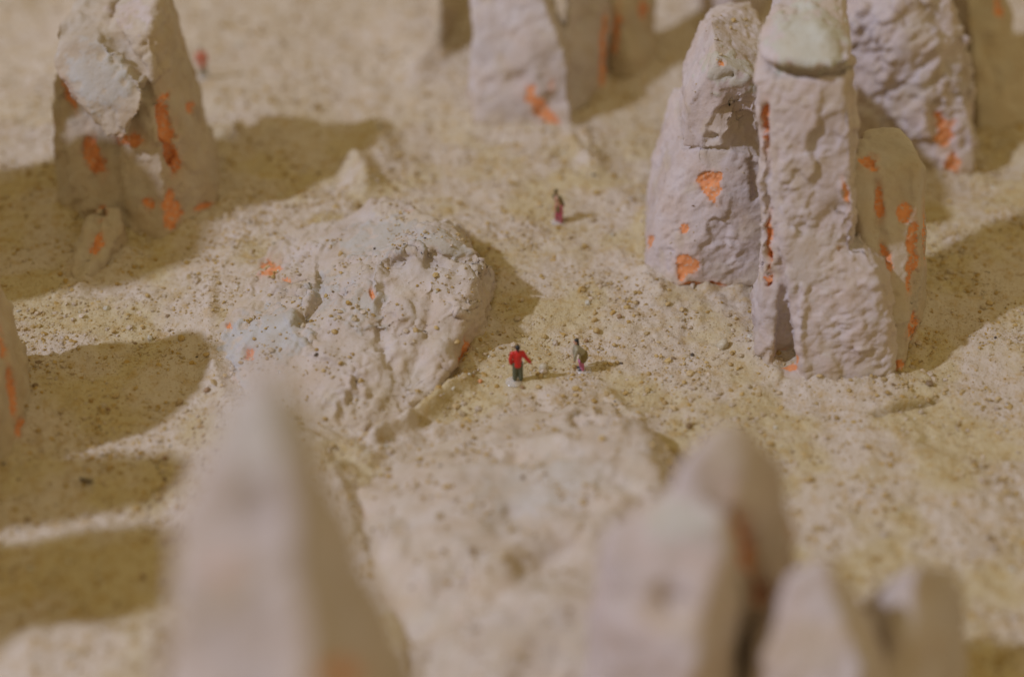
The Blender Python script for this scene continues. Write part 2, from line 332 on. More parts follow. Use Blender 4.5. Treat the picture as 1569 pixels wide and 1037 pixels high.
rock('plaster_rock', 'tallest rock, a pillar with a pale rounded cap and wrinkled foot', [
    hull([(1160, 128, 40.6), (1300, 112, 40.0), (1312, 130, 40.5), (1172, 440, 39.0), (1310, 440, 38.6), (1180, 35, 42.4), (1212, -4, 43.2), (1288, -8, 43.0), (1308, 45, 42.0), (1160, 200, 40.4)], 1.3),
    hull([(1183, 34, 42.0), (1168, 66, 41.4), (1215, -6, 43.0), (1262, -12, 43.0), (1290, -4, 42.8), (1308, 50, 41.6), (1222, 92, 40.1), (1262, 104, 39.85), (1304, 94, 39.95), (1168, 92, 40.7), (1190, 64, 40.9), (1250, 40, 41.0)], 0.8, base=False),
    hull([(1176, 430, 39.0), (1240, 430, 38.9), (1180, 500, 38.75), (1245, 500, 38.65), (1180, 530, 38.6)], 2.0),
    hull([(1195, 350, 39.1), (1330, 385, 38.8), (1362, 400, 39.3), (1228, 450, 38.5), (1352, 450, 38.2), (1236, 586, 37.35), (1300, 590, 37.2), (1368, 583, 37.4), (1375, 500, 38.3), (1238, 520, 37.9)], 2.5),
    hull([(1166, 440, 38.9), (1188, 430, 39.0), (1163, 520, 38.5), (1178, 558, 38.0), (1190, 545, 38.3), (1190, 470, 38.6)], 0.9),
    hull([(1180, 560, 38.1), (1235, 575, 37.6), (1230, 588, 37.2), (1195, 578, 37.6)], 1.0)], 0.06,
    [('dent', [(1215, 106), (1250, 112), (1305, 103)], 6, 0.2), ('dent', [(1221, 18)], 6, 0.12), ('dent', [(1290, 88)], 9, 0.14), ('dent', [(1200, 40)], 14, -0.12), ('dent', [(1262, 60)], 18, -0.1), ('dent', [(1245, 25), (1280, 30)], 10, 0.06), ('ledge', [(1305, 100), (1250, 108), (1205, 102)], 28, 0.1),
    ('dent', [(1285, 330), (1305, 370)], 20, 0.18), ('dent', [(1305, 130), (1300, 190), (1312, 250), (1305, 300)], 10, 0.08), ('dent', [(1172, 165), (1172, 240), (1176, 330), (1178, 430)], 6, 0.22),
    ('ledge', [(1260, 240), (1285, 225), (1298, 195)], 14, 0.1), ('dent', [(1232, 440), (1226, 520), (1236, 580)], 5, -0.12),
    ('tint', 1240, 60, 62, 52, 10, GREEN, 0.85), ('tint', 1185, 250, 14, 160, 0, (0.58, 0.5, 0.47), 0.7), ('tint', 1245, 400, 40, 60, 0, (0.56, 0.5, 0.48), 0.6),
    ('foam', 1173, 195, 6, 36, 0), ('foam', 1178, 380, 5, 50, 0), ('foam', 1203, 552, 17, 14, 0, 0.0), ('foam', 1302, 587, 10, 4, 0), ('foam', 1296, 295, 4, 22, -12), ('foam', 1286, 380, 4, 3, 0), ('foam', 1176, 425, 6, 10, 0)],
    big=0.07, mid=0.022, small=0.026, soft=1, fold=0.055, facet=0.11, seed=7, strokes=[((1, 0.1, 0.45), 0.42, 0.24, 0.085, 0.1, 3.2), ((0.3, 0, 1), 1.2, 0.4, 0.05, 3.5, 8.5)])
rock('plaster_rock', 'shaded flat-topped block joined to the right side of the tall pillar', [
    hull([(1298, 262, 40.4), (1348, 262, 40.5), (1408, 246, 40.9), (1325, 208, 42.1), (1384, 210, 42.2), (1400, 224, 41.9), (1416, 258, 41.2), (1380, 580, 37.6), (1318, 520, 38.9), (1421, 455, 40.9), (1420, 350, 41.0), (1352, 420, 39.7)], 0.5)], 0.06,
    [('dent', [(1343, 280), (1350, 350), (1358, 400)], 6, 0.15), ('dent', [(1405, 420), (1400, 540)], 7, 0.1),
    ('foam', 1330, 250, 14, 10, 0), ('foam', 1349, 310, 6, 26, -3, 0.04), ('foam', 1360, 395, 5, 24, -14, 0.04), ('foam', 1385, 325, 12, 14, 0), ('foam', 1398, 365, 8, 26, 4), ('foam', 1398, 415, 7, 30, 8), ('foam', 1400, 500, 8, 20, 10), ('foam', 1385, 565, 14, 12, -15), ('foam', 1417, 360, 4, 40, 0)],
    big=0.05, mid=0.02, small=0.024, soft=1, fold=0.04, facet=0.07, seed=8, base_tint=(0.53, 0.45, 0.38))
rock('plaster_rock', 'rough rock with trowel-scored face at upper right', [
    hull([(1305, 205, 49.9), (1300, 40, 51.0), (1366, 20, 50.2), (1440, -80, 51.6), (1290, -80, 53.0), (1468, 45, 50.6), (1497, 135, 50.0), (1492, 258, 48.6), (1440, 256, 48.6), (1340, 215, 49.4), (1480, 150, 49.4)], 4.0)], 0.08,
    [('ledge', [(1320, 60), (1345, 32), (1368, 20), (1375, -40)], 30, 0.16), ('dent', [(1430, 90), (1380, 130), (1340, 150)], 6, 0.15), ('dent', [(1470, 60), (1440, 120), (1400, 150)], 6, 0.12), ('dent', [(1350, 180), (1400, 225)], 16, .2),
    ('foam', 1447, 205, 16, 22, -10), ('foam', 1460, 250, 10, 14, -30), ('foam', 1437, 178, 5, 6, 0)],
    big=0.1, mid=0.025, small=0.03, soft=1, fold=0.07, facet=0.2, seed=9, strokes=[((1, 0.2, 0.75), 0.8, 0.2, 0.13, 0.4, 8)])
rock('plaster_rock', 'dark shaded rock on the right edge behind the scored one', [
    hull([(1470, -80, 55.0), (1532, -30, 54.6), (1560, 90, 53.4), (1590, 205, 51.4), (1500, 208, 51.0), (1490, 100, 52.4)], 3.0)], 0.12,
    [('foam', 1530, 10, 5, 18, -10), ('dent', [(1510, 60), (1530, 140)], 8, 0.15)], seed=10, base_tint=TAN)

# ---------------------------------------------------------------- mounds
rock('plaster_mound', 'low pale mound in the middle with blue-grey smears and a curved ledge', [
    hull([zp(325, 565, -.3), zp(345, 620, -.3), zp(440, 690, -.3), zp(560, 710, -.3), zp(660, 640, -.3), zp(716, 575, -.3), zp(752, 505, -.3), zp(768, 440, -.3), zp(700, 365, -.3), zp(560, 330, -.3), zp(380, 372, -.3), zp(322, 460, -.3),
          zp(600, 312, 1.1), zp(690, 345, 1.5), zp(738, 402, 1.5), zp(500, 352, 0.75), zp(590, 385, 1.5), zp(650, 372, 1.75), zp(716, 425, 1.6), zp(445, 425, 0.62), zp(405, 425, 0.35), zp(465, 500, 0.7), zp(570, 480, 1.2), zp(722, 480, 1.2), zp(700, 520, 0.8), zp(640, 590, 0.4), zp(380, 525, 0.4), zp(500, 600, 0.45)], base=False),
    hull([zp(640, 345, 1.7), zp(735, 385, 1.75), zp(748, 402, 1.5), zp(650, 385, 1.85), zp(700, 350, 1.6), zp(660, 375, 1.3), zp(724, 402, 1.2), zp(700, 370, 1.95)], base=False)], 0.05,
    [('ledge', [(575, 440), (582, 405), (610, 385), (640, 372), (665, 390), (700, 405), (735, 410)], 20, 0.26), ('dent', [(594, 410), (620, 396), (642, 388), (668, 404)], 9, 0.22), ('dent', [(660, 394), (700, 414)], 7, 0.22), ('dent', [(625, 430), (690, 440)], 26, 0.16),
    ('ledge', [(486, 415), (488, 445), (470, 475), (455, 490)], 26, 0.12), ('dent', [(490, 430), (484, 465), (460, 492)], 8, 0.2), ('dent', [(466, 486)], 9, 0.15),
    ('dent', [(378, 538)], 12, 0.28), ('dent', [(352, 552), (360, 562)], 4, 0.15), ('dent', [(350, 570), (362, 566)], 4, 0.15),
    ('dent', [(600, 440), (590, 490)], 14, 0.1), ('dent', [(545, 575), (545, 590)], 5, 0.14), ('dent', [(640, 590), (615, 610)], 22, 0.25), ('dent', [(720, 520), (700, 590)], 14, 0.12),
    ('dent', [(560, 540), (620, 530)], 4, 0.06), ('ledge', [(598, 530), (650, 505), (712, 470)], 26, 0.14), ('dent', [(588, 440), (578, 500), (600, 560)], 8, 0.14), ('dent', [(662, 450), (652, 520), (622, 580)], 9, 0.12), ('dent', [(695, 468)], 20, -0.18), ('dent', [(622, 462)], 15, -0.12), ('dent', [(560, 420), (540, 450)], 14, -0.12), ('ledge', [(520, 560), (470, 540), (440, 500)], 20, 0.1), ('dent', [(690, 560), (640, 610)], 12, -0.15), ('ledge', [(540, 350), (600, 335), (650, 345)], 18, 0.1), ('ledge', [(330, 470), (400, 440), (470, 425)], 20, 0.05),
    ('tint', 410, 520, 66, 42, -25, BLUE, 0.95), ('tint', 360, 560, 22, 26, 0, BLUE, 0.9), ('tint', 450, 575, 85, 40, 10, (0.55, 0.47, 0.425), 0.5), ('tint', 585, 365, 70, 22, -15, BLUE, 0.85), ('tint', 500, 450, 18, 34, 15, BLUE, 0.8), ('tint', 560, 470, 26, 30, 10, BLUE, 0.7), ('tint', 680, 375, 45, 14, 22, BLUE, 0.8), ('tint', 620, 330, 50, 12, 0, (0.57, 0.5, 0.42), 0.7),
    ('foam', 379, 540, 10, 12, 0, 0.02), ('foam', 412, 412, 17, 13, -20, 0.03), ('foam', 714, 548, 10, 26, 22, 0.03), ('foam', 570, 452, 4, 9, -10), ('foam', 352, 500, 5, 4, 0), ('foam', 361, 592, 4, 12, -12), ('foam', 625, 324, 6, 3, 0), ('foam', 440, 430, 7, 3, 10)],
    big=0.2, mid=0.08, small=0.036, soft=9, fold=0.15, facet=0.05, seed=11, cat='mound', base_tint=(0.555, 0.47, 0.42))
rock('plaster_mound', 'blurred low mound in the foreground between the pointed spire and right-hand rock', [
    hull([zp(515, 740, -.2), zp(560, 860, -.2), zp(610, 980, -.2), zp(640, 1120, -.2), zp(1060, 735, -.2), zp(1090, 900, -.2), zp(1100, 1120, -.2), zp(760, 640, -.2), zp(930, 615, -.2), zp(620, 690, -.2),
          zp(720, 720, 0.6), zp(800, 662, 0.45), zp(890, 632, 0.7), zp(985, 662, 1.35), zp(1010, 740, 1.3), zp(940, 700, 1.3), zp(900, 860, 1.3), zp(720, 860, 1.1), zp(760, 1000, 1.2), zp(570, 770, 0.55), zp(950, 1010, 1.2)], base=False),
    hull([zp(640, 1060, 0), zp(760, 930, 1.5), zp(850, 900, 1.8), zp(930, 900, 1.8), zp(900, 1120, 1.2), zp(700, 1120, 1.0), zp(620, 990, .5), zp(960, 1000, 0)], base=False)], 0.1,
    [('dent', [(790, 700), (880, 690)], 14, .14), ('dent', [(800, 880), (870, 840)], 12, 0.2), ('ledge', [(720, 880), (830, 800), (900, 790)], 30, 0.12), ('dent', [(705, 890)], 12, .25), ('dent', [(760, 800), (800, 790)], 14, .12), ('dent', [(880, 640), (935, 640)], 9, .25),
    ('tint', 830, 740, 90, 40, -10, BLUE, 0.4), ('tint', 640, 760, 90, 50, 20, (0.58, 0.5, 0.45), 0.6), ('foam', 550, 790, 9, 5, 0, 0.02)],
    big=0.26, mid=0.07, small=0.03, soft=9, fold=0.07, facet=0.06, seed=12, cat='mound', base_tint=(0.57, 0.48, 0.41))

# ---------------------------------------------------------------- blurred foreground rocks
rock('plaster_spire', 'tall blurred pointed spire in the left foreground, its right side in shade', [
    hull([(368, 540, 19.3), (395, 520, 19.3), (430, 540, 19.4), (332, 640, 19.0), (286, 725, 18.8), (266, 860, 18.5), (254, 1037, 18.2), (447, 615, 19.5), (489, 720, 19.8), (545, 850, 20.2), (596, 960, 20.4), (618, 1037, 20.6),
          (432, 630, 18.6), (452, 780, 17.9), (482, 1037, 17.0), ('w', -6.2, 17, -.6), ('w', -0.4, 18.6, -.6), ('w', -0.4, 21.4, -.6), ('w', -6.2, 21.4, -.6), ('w', -2.7, 15.4, -.6)], base=False)], 0.12,
    [('dent', [(385, 760), (395, 790)], 26, 0.3), ('foam', 338, 872, 13, 12, 0), ('foam', 525, 1034, 26, 18, 0), ('tint', 400, 660, 60, 70, 0, BLUE, 0.6)], seed=13, big=0.18, base_tint=(0.55, 0.48, 0.47))
rock('plaster_rock', 'blurred two-lobed rock in the right foreground with a brown slanting crack', [
    hull([(1052, 705, 24.9), (1046, 770, 24.5), (1085, 660, 25.3), (1120, 645, 25.4), (1155, 656, 25.5), (1198, 712, 25.9), (1222, 800, 26.2), (1214, 900, 26.2), (1125, 770, 24.4), (1180, 970, 25.5), ('w', 2.8, 23.1, -.6), ('w', 6.2, 25.1, -.6), ('w', 5.8, 28.6, -.6), ('w', 2.5, 28.6, -.6)], base=False),
    hull([(928, 805, 24.5), (1046, 745, 24.7), (1112, 785, 23.9), (1132, 835, 23.9), (922, 1037, 23.2), (1062, 1037, 22.2), (1098, 880, 23.2), (1125, 1037, 24.0), (935, 860, 23.9), ('w', 1.6, 21.6, -.6), ('w', 4.6, 21.6, -.6), ('w', 4.9, 26.6, -.6), ('w', 1.6, 26.6, -.6)], base=False)], 0.1,
    [('dent', [(1020, 925)], 26, 0.4), ('dent', [(1132, 790), (1150, 850), (1190, 950)], 12, 0.35), ('foam', 1150, 840, 10, 60, -18, 0.1), ('foam', 1178, 930, 12, 40, -18, 0.1), ('foam', 1215, 800, 5, 26, 0), ('tint', 1040, 800, 50, 40, 0, GREEN, 0.6)], seed=14, big=0.14)
rock('plaster_spire', 'small pale blurred spire at the bottom edge, right of the two-lobed rock', [
    hull([(1265, 850, 23.8), (1215, 878, 23.7), (1305, 885, 24.1), (1158, 1037, 22.8), (1372, 1037, 24.0), (1325, 1037, 22.2), (1180, 960, 23.4), (1335, 950, 24.0), ('w', 3.9, 20.3, -.6), ('w', 7, 20.8, -.6), ('w', 7.2, 26.8, -.6), ('w', 4.2, 26.8, -.6)], base=False)], 0.12, seed=15, big=0.14, base_tint=(0.57, 0.49, 0.48))
rock('plaster_spire', 'stubby blurred spire nearest the bottom right corner, shaded on its right', [
    hull([(1388, 868, 24.7), (1420, 850, 25.0), (1462, 872, 25.4), (1372, 1037, 24.0), (1482, 1037, 26.4), (1400, 1037, 23.4), (1472, 920, 26.2), (1400, 880, 24.4), ('w', 6.6, 21.3, -.6), ('w', 9.2, 22.8, -.6), ('w', 9.2, 27.4, -.6), ('w', 6.6, 27.2, -.6)], base=False)], 0.12,
    [], seed=16, big=0.12, base_tint=(0.54, 0.47, 0.455))
rock('plaster_rock', 'shaded rock cut by the left edge, orange showing at its tip', [
    hull([(-6, 485, 37.6), (20, 540, 37.2), (36, 610, 36.2), (40, 660, 35.2), (18, 700, 34.0), (-70, 725, 33.0), (-75, 480, 34.4), (-150, 300, 36.2), (-110, 310, 37.2), (-230, 300, 36.8), (-260, 700, 34.0)], 1.0)], 0.09,
    [('foam', 18, 600, 6, 40, -6), ('foam', 33, 655, 8, 16, 0), ('foam', 4, 525, 4, 26, -10)], seed=17, base_tint=TAN)
# three more rocks of the same field stand just left of the frame; their shadows reach into it
rock('plaster_rock', 'rock just out of view whose shadow reaches the lower left corner', [
    [np.array(p) for p in [(-19.4, 26.4, 11.8), (-19.2, 28.8, 11.6), (-21, 25.4, 10.6), (-21, 29, 10.4), (-18.6, 24.6, -.6), (-18.4, 28.9, -.6), (-22.5, 24.2, -.6), (-22.5, 29.3, -.6)]]], 0.16, seed=18)
rock('plaster_rock', 'rock just out of view whose shadow falls before the upper left rock', [
    [np.array(p) for p in [(-22, 39.4, 12.8), (-22, 43.4, 12.9), (-24, 38.8, 11.5), (-24, 43.8, 11.5), (-21.2, 38.2, -.6), (-21.2, 45.2, -.6), (-25.5, 38, -.6), (-25.5, 45.4, -.6), (-21.6, 45, 8)]],
    [np.array(p) for p in [(-22, 44.9, 13.6), (-22, 45.9, 13.4), (-23.5, 44.9, 12.5), (-23.5, 46, 12.5), (-21.2, 44.2, -.6), (-21.2, 46.4, -.6), (-25, 44.2, -.6), (-25, 46.6, -.6)]]], 0.16, seed=19)
rock('plaster_rock', 'rock just out of view whose shadow fills the middle left', [
    [np.array(p) for p in [(-19, 30.2, 10.6), (-19, 31.6, 10.8), (-21, 29.9, 9.5), (-21, 32, 9.5), (-18.2, 29.8, -.6), (-18.2, 32.4, -.6), (-22, 29.6, -.6), (-22, 32.6, -.6)]]], 0.16, seed=20)

# ---------------------------------------------------------------- ground
def axis(a0, a1, fine0, fine1, d):
    pts = list(np.arange(fine0, fine1, d)); s = d; x = fine1
    while x < a1: pts.append(x); s *= 1.18; x += s
    s = d; x = fine0 - d
    while x > a0: pts.insert(0, x); s *= 1.18; x -= s
    return np.array(pts)
def g2(px, py): return at_z(px, py, 0)[:2]
def seg_d(X, Y, pts):
    P = [g2(*p) for p in pts]
    return polyline_sd(X, Y, P)
def ground_z(X, Y):
    p = np.stack([X, Y, np.zeros_like(X)], 1)
    z = 0.42 * fbm(p / 7.5 + 2.0, 2) * sstep(40, 60, Y) + 0.22 * fbm(p / 4.5 + 11.0, 3) + 0.07 * fbm(p / 1.1 + 4.0, 3)
    rough = 0.35 + 0.65 * sstep(-0.2, 0.35, fbm(p / 3.0 + 31.0, 2))
    z += rough * (0.075 * fbm(p / 0.36 + 8.0, 3, 2.2, 0.6)) + 0.02 * pnoise(p / 0.15)
    for pts, wd, h in BUMPS:
        d, s = seg_d(X, Y, pts); z = z + h * np.exp(-(d / wd) ** 2)
    return z
BUMPS = [([(545, 250), (562, 285)], 0.45, 0.6), ([(575, 190), (585, 235)], 0.5, 0.35), ([(715, 588), (655, 622), (575, 680)], 0.22, 0.32), ([(690, 625), (640, 640)], 0.25, -0.15),
    ([(1340, 637), (1390, 624), (1440, 608)], 0.08, -0.4), ([(1345, 632), (1395, 617)], 0.14, 0.08), ([(0, 985), (120, 985), (230, 1000)], 0.7, 0.6), ([(60, 1037), (200, 1060)], 0.9, 0.5),
    ([(420, 700), (500, 760)], 0.8, 0.25), ([(370, 215), (420, 205)], 0.5, 0.3), ([(350, 212), (368, 210)], 0.25, 0.35), ([(900, 235), (915, 270)], 0.3, 0.2), ([(660, 95), (640, 110)], 0.5, 0.4), ([(930, 300), (800, 330)], 0.6, 0.1), ([(1010, 470), (1100, 480)], 0.8, 0.06),
    ([(110, 733), (150, 737)], 0.15, 0.1)]
xs = axis(-150, 150, -21, 21, 0.085); ys = axis(-40, 220, 25, 62, 0.08)
GX, GY = np.meshgrid(xs, ys); gx, gy = GX.ravel(), GY.ravel(); gz = ground_z(gx, gy)
fil = np.zeros_like(gz)
near = (np.abs(gx) < 24) & (gy > 18) & (gy < 66)
for q in FOOT:                                              # plaster swept up against each rock's foot
    c = q.mean(0); o = q[np.argsort(np.arctan2(q[:, 1] - c[1], q[:, 0] - c[0]))]
    d, s = polyline_sd(gx[near], gy[near], [tuple(a) for a in o] + [tuple(o[0])])
    fil[near] = np.maximum(fil[near], 0.28 * np.exp(-d / 0.35))
gz = gz + fil * (0.6 + 0.8 * np.abs(fbm(np.stack([gx, gy, gz * 0], 1) / 0.8, 2)))
nx, ny = len(xs), len(ys)
I = np.arange(nx * ny).reshape(ny, nx); GF = np.stack([I[:-1, :-1], I[:-1, 1:], I[1:, 1:], I[1:, :-1]], -1).reshape(-1, 4)
GVt = np.stack([gx, gy, gz], 1); pp = np.stack([gx, gy, gz * 0], 1)
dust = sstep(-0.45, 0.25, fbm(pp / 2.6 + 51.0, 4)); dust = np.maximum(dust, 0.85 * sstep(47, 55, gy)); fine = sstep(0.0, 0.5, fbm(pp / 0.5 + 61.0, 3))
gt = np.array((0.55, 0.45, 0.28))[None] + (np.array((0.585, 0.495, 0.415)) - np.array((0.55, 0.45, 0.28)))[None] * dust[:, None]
gt = gt + (np.array((0.45, 0.335, 0.17)) - gt) * (0.3 * fine * (1 - 0.6 * dust))[:, None]
gnd = link(bpy.data.objects.new('ground', np_mesh('ground', GVt * U, GF, gt, True, (SAND,))))
tag(gnd, 'gritty pale sand and plaster dust spread over the whole model base', kind='structure')
def gz_at(X, Y):
    """height of the built ground sheet, bilinear between its grid points"""
    ix = np.clip(np.searchsorted(xs, X) - 1, 0, nx - 2); iy = np.clip(np.searchsorted(ys, Y) - 1, 0, ny - 2)
    tx = (X - xs[ix]) / (xs[ix + 1] - xs[ix]); ty = (Y - ys[iy]) / (ys[iy + 1] - ys[iy]); Z = gz.reshape(ny, nx)
    return Z[iy, ix] * (1 - tx) * (1 - ty) + Z[iy, ix + 1] * tx * (1 - ty) + Z[iy + 1, ix] * (1 - tx) * ty + Z[iy + 1, ix + 1] * tx * ty

# ---------------------------------------------------------------- grit (uncountable grains) and single pebbles
rng = np.random.RandomState(3)
t = (1 + 5 ** 0.5) / 2
ICO = np.array([(-1, t, 0), (1, t, 0), (-1, -t, 0), (1, -t, 0), (0, -1, t), (0, 1, t), (0, -1, -t), (0, 1, -t), (t, 0, -1), (t, 0, 1), (-t, 0, -1), (-t, 0, 1)]) / math.hypot(1, t)
ICOF = np.array([(0, 11, 5), (0, 5, 1), (0, 1, 7), (0, 7, 10), (0, 10, 11), (1, 5, 9), (5, 11, 4), (11, 10, 2), (10, 7, 6), (7, 1, 8), (3, 9, 4), (3, 4, 2), (3, 2, 6), (3, 6, 8), (3, 8, 9), (4, 9, 5), (2, 4, 11), (6, 2, 10), (8, 6, 7), (9, 8, 1)])
def grains(C, R, cols):
    n = len(C); A = rng.normal(size=(n, 3, 3)); Q = np.linalg.qr(A)[0]
    S = rng.uniform(0.65, 1.25, size=(n, 1, 3)); P = ICO[None] * (1 + rng.uniform(-0.22, 0.22, size=(n, 12, 1))) * S
    P = np.einsum('nij,nkj->nki', Q, P) * R[:, None, None] * np.array([1, 1, 0.8]) + C[:, None, :]
    F = (ICOF[None] + 12 * np.arange(n)[:, None, None]).reshape(-1, 3)
    return P.reshape(-1, 3), F, np.repeat(cols, 12, axis=0)
PAL = np.array([(0.56, 0.46, 0.36), (0.54, 0.44, 0.33), (0.52, 0.41, 0.27), (0.51, 0.38, 0.20), (0.50, 0.35, 0.14), (0.45, 0.29, 0.09), (0.40, 0.27, 0.11), (0.26, 0.17, 0.09), (0.60, 0.56, 0.48), (0.09, 0.065, 0.05)])
PRB = np.array([.12, .13, .15, .2, .2, .11, .05, .015, .02, .004]); PRB /= PRB.sum()
def pick_cols(n): return PAL[rng.choice(len(PAL), n, p=PRB)] * rng.uniform(0.88, 1.1, size=(n, 1))
N = 110000
gxx = rng.uniform(-22, 22, N); gyy = rng.uniform(26, 62, N); q = np.stack([gxx, gyy, gxx * 0], 1)
dens = sstep(-0.35, 0.5, fbm(q / 2.4 + 71.0, 3)) * (1 - 0.6 * sstep(48, 58, gyy)); keep = rng.uniform(size=N) < 0.12 + 0.8 * dens
gxx, gyy = gxx[keep], gyy[keep]; n = len(gxx)
R = np.clip(rng.lognormal(math.log(0.036), 0.5, n), 0.015, 0.115)
C = np.stack([gxx, gyy, gz_at(gxx, gyy) + R * rng.uniform(-0.45, 0.45, n)], 1)
parts = [grains(C, R, pick_cols(n))]
N2 = 110000; sx = rng.uniform(-21, 21, N2); sy = rng.uniform(29, 52, N2); sr = rng.uniform(0.010, 0.019, N2)       # the finest sand, as eight-sided specks
q = np.stack([sx, sy, sx * 0], 1); kp = rng.uniform(size=N2) < 0.35 + 0.65 * sstep(-0.4, 0.3, fbm(q / 1.5 + 91.0, 2)); sx, sy, sr = sx[kp], sy[kp], sr[kp]
OCT = np.array([(1, 0, 0), (-1, 0, 0), (0, 1, 0), (0, -1, 0), (0, 0, 1), (0, 0, -1)], float); OCTF = np.array([(0, 2, 4), (2, 1, 4), (1, 3, 4), (3, 0, 4), (2, 0, 5), (1, 2, 5), (3, 1, 5), (0, 3, 5)])
oc = np.stack([sx, sy, gz_at(sx, sy) + sr * 0.3], 1); qr = np.linalg.qr(rng.normal(size=(len(sx), 3, 3)))[0]
parts.append(((np.einsum('nij,kj->nki', qr, OCT) * sr[:, None, None] * rng.uniform(0.7, 1.3, size=(len(sx), 6, 1)) + oc[:, None, :]).reshape(-1, 3), (OCTF[None] + 6 * np.arange(len(sx))[:, None, None]).reshape(-1, 3), np.repeat(pick_cols(len(sx)), 6, axis=0)))
for lab, cnt in (('low pale mound in the middle with blue-grey smears and a curved ledge', 1000), ('blurred low mound in the foreground between the pointed spire and right-hand rock', 1300), ('two-tiered rock with orange chips on its front, left of the tall pillar', 60)):
    V, F = ROCKS[lab]; Nn = normals(V, F); wgt = np.clip(Nn[:, 2] - 0.35, 0, 1) * sstep(-0.1, 0.6, fbm(V / 1.2 + 81, 2) + 0.15); wgt /= wgt.sum()
    k = rng.choice(len(V), cnt, p=wgt); R = np.clip(rng.lognormal(math.log(0.03), 0.5, cnt), 0.012, 0.09)
    parts.append(grains(V[k] + Nn[k] * (R * 0.3)[:, None], R, pick_cols(cnt)))
VV, FF, CC, o_ = [], [], [], 0
for P, F, K in parts: VV.append(P); FF.append(F + o_); CC.append(K); o_ += len(P)
grit = link(bpy.data.objects.new('grit', np_mesh('grit', np.vstack(VV) * U, np.vstack(FF), np.vstack(CC), False, (GRIT,))))
tag(grit, 'fine ochre and tan sand grains scattered over the ground and mounds', 'sand', kind='stuff')

MB = {k: BVHTree.FromPolygons([tuple(v) for v in ROCKS[k][0]], [tuple(map(int, f)) for f in ROCKS[k][1]]) for k in ('low pale mound in the middle with blue-grey smears and a curved ledge',)}
def surface(px, py):
    d = Vector(ray(px, py)).normalized()
    for b in MB.values():
        h = b.ray_cast(Vector(CAMP), d)[0]
        if h is not None and h.z > gz_at(np.array([h.x]), np.array([h.y]))[0]: return np.array(h)
    p = at_z(px, py, 0)
    for _ in range(4): p = at_z(px, py, float(gz_at(p[:1], p[1:2])[0]))
    return p
def ico_mesh(seed, col, facets=2):
    r = np.random.RandomState(seed); bm = bmesh.new(); bmesh.ops.create_icosphere(bm, subdivisions=2, radius=1.0)
    V = np.array([v.co for v in bm.verts]); bm.verts.ensure_lookup_table(); F = np.array([[v.index for v in f.verts] for f in bm.faces]); bm.free()
    V = V * (1 + 0.30 * fbm(V * 0.9 + seed * 3.3, 3))[:, None] * r.uniform(0.75, 1.2, size=(1, 3)) * np.array([1, 1, 0.75])
    return np_mesh('pebble', V * U, F, np.tile(np.array(col), (len(V), 1)), True, (GRIT,))
OC, DK, PL, BR, OR = (0.50, 0.35, 0.15), (0.10, 0.07, 0.05), (0.55, 0.48, 0.36), (0.33, 0.20, 0.10), (0.66, 0.30, 0.12)
PEB = {c: [ico_mesh(10 * i + k, c) for k in range(4)] for i, c in enumerate((OC, DK, PL, BR, OR))}
def pebble(px, py, dia_px, col, label, group=None, k=0):
    p = surface(px, py); dep = p[1] * CP + (CAM_H - p[2]) * SP; r = dia_px / 2 * dep / FPX
    o = bpy.data.objects.new('pebble', PEB[col][k % 4]); o.scale = (r,) * 3; o.rotation_euler = (0.3 * k, 0.2, 1.3 * k)
    o.location = Vector((p + np.array([0, 0, 0.3 * r])) * U); tag(o, label, 'pebble', group); return link(o)
for k, (x, y, d, c, lab) in enumerate([
    (941, 529, 7, OC, "ochre pebble up and right of the bent figure, alone on pale sand"),
    (935, 558, 8, OC, "nearer ochre pebble of the pair in the bent figure's shadow"),
    (945, 556, 8, OC, "farther ochre pebble of the pair in the bent figure's shadow"),
    (1023, 467, 10, OC, 'upright ochre pebble below the left corner of the two-tiered rock'),
    (911, 481, 8, OC, 'uppermost ochre pebble of the three above the bent figure'),
    (911, 492, 10, OC, 'middle ochre pebble of the three above the bent figure'),
    (914, 508, 12, OC, 'lowest and largest ochre pebble of the three above the bent figure'),
    (949, 486, 9, BR, 'brown pebble right of the three ochre ones above the bent figure'),
    (994, 574, 8, OC, 'ochre pebble on smooth sand halfway from bent figure to tall pillar'),
    (1119, 559, 9, OC, 'ochre pebble in front of the widest pale pebble near the tall pillar'),
    (1128, 489, 7, OC, "ochre pebble below the two-tiered rock's right corner"),
    (1180, 680, 11, OC, 'ochre pebble on sand just right of the foreground rock tip'),
    (1240, 735, 11, OC, 'blurred ochre pebble on sand right of the two-lobed foreground rock'),
    (1355, 760, 11, OC, 'blurred ochre pebble on bare sand above the small bottom spire'),
    (513, 510, 12, OC, 'largest ochre pebble stuck in the middle of the mound slope'),
    (553, 585, 10, OC, 'ochre pebble beside a dark slit low on the mound'),
    (637, 508, 10, OC, 'ochre pebble on the mound below the hollow of the curved ledge'),
    (522, 391, 9, OC, 'ochre pebble on the blue-grey upper smear of the mound'),
    (640, 600, 8, OC, 'ochre pebble at the lower right edge of the mound'),
    (498, 642, 9, OC, 'ochre pebble at the bottom edge of the mound, right of the spire tip'),
    (700, 525, 10, OC, "ochre pebble on the mound's steep right shoulder"),
    (316, 544, 10, OC, 'ochre pebble on lit sand just left of the mound\'s orange hole'),
    (174, 509, 8, OC, 'ochre pebble on the lit left sand, between two long shadows'),
    (317, 599, 11, BR, 'brown pebble at the shadow end left of the spire tip'),
    (253, 703, 9, BR, 'brown pebble near the spire, right of the dark chip'),
    (166, 628, 8, BR, 'brown pebble in the upper left shadow above the dark chip'),
    (219, 884, 10, BR, 'brown pebble in the lowest shadow beside the spire')]): pebble(x, y, d, c, lab, 'larger pebbles', k)
pebble(833, 565, 17, PL, 'large pale flattened pebble between the two nearest figures', k=1)
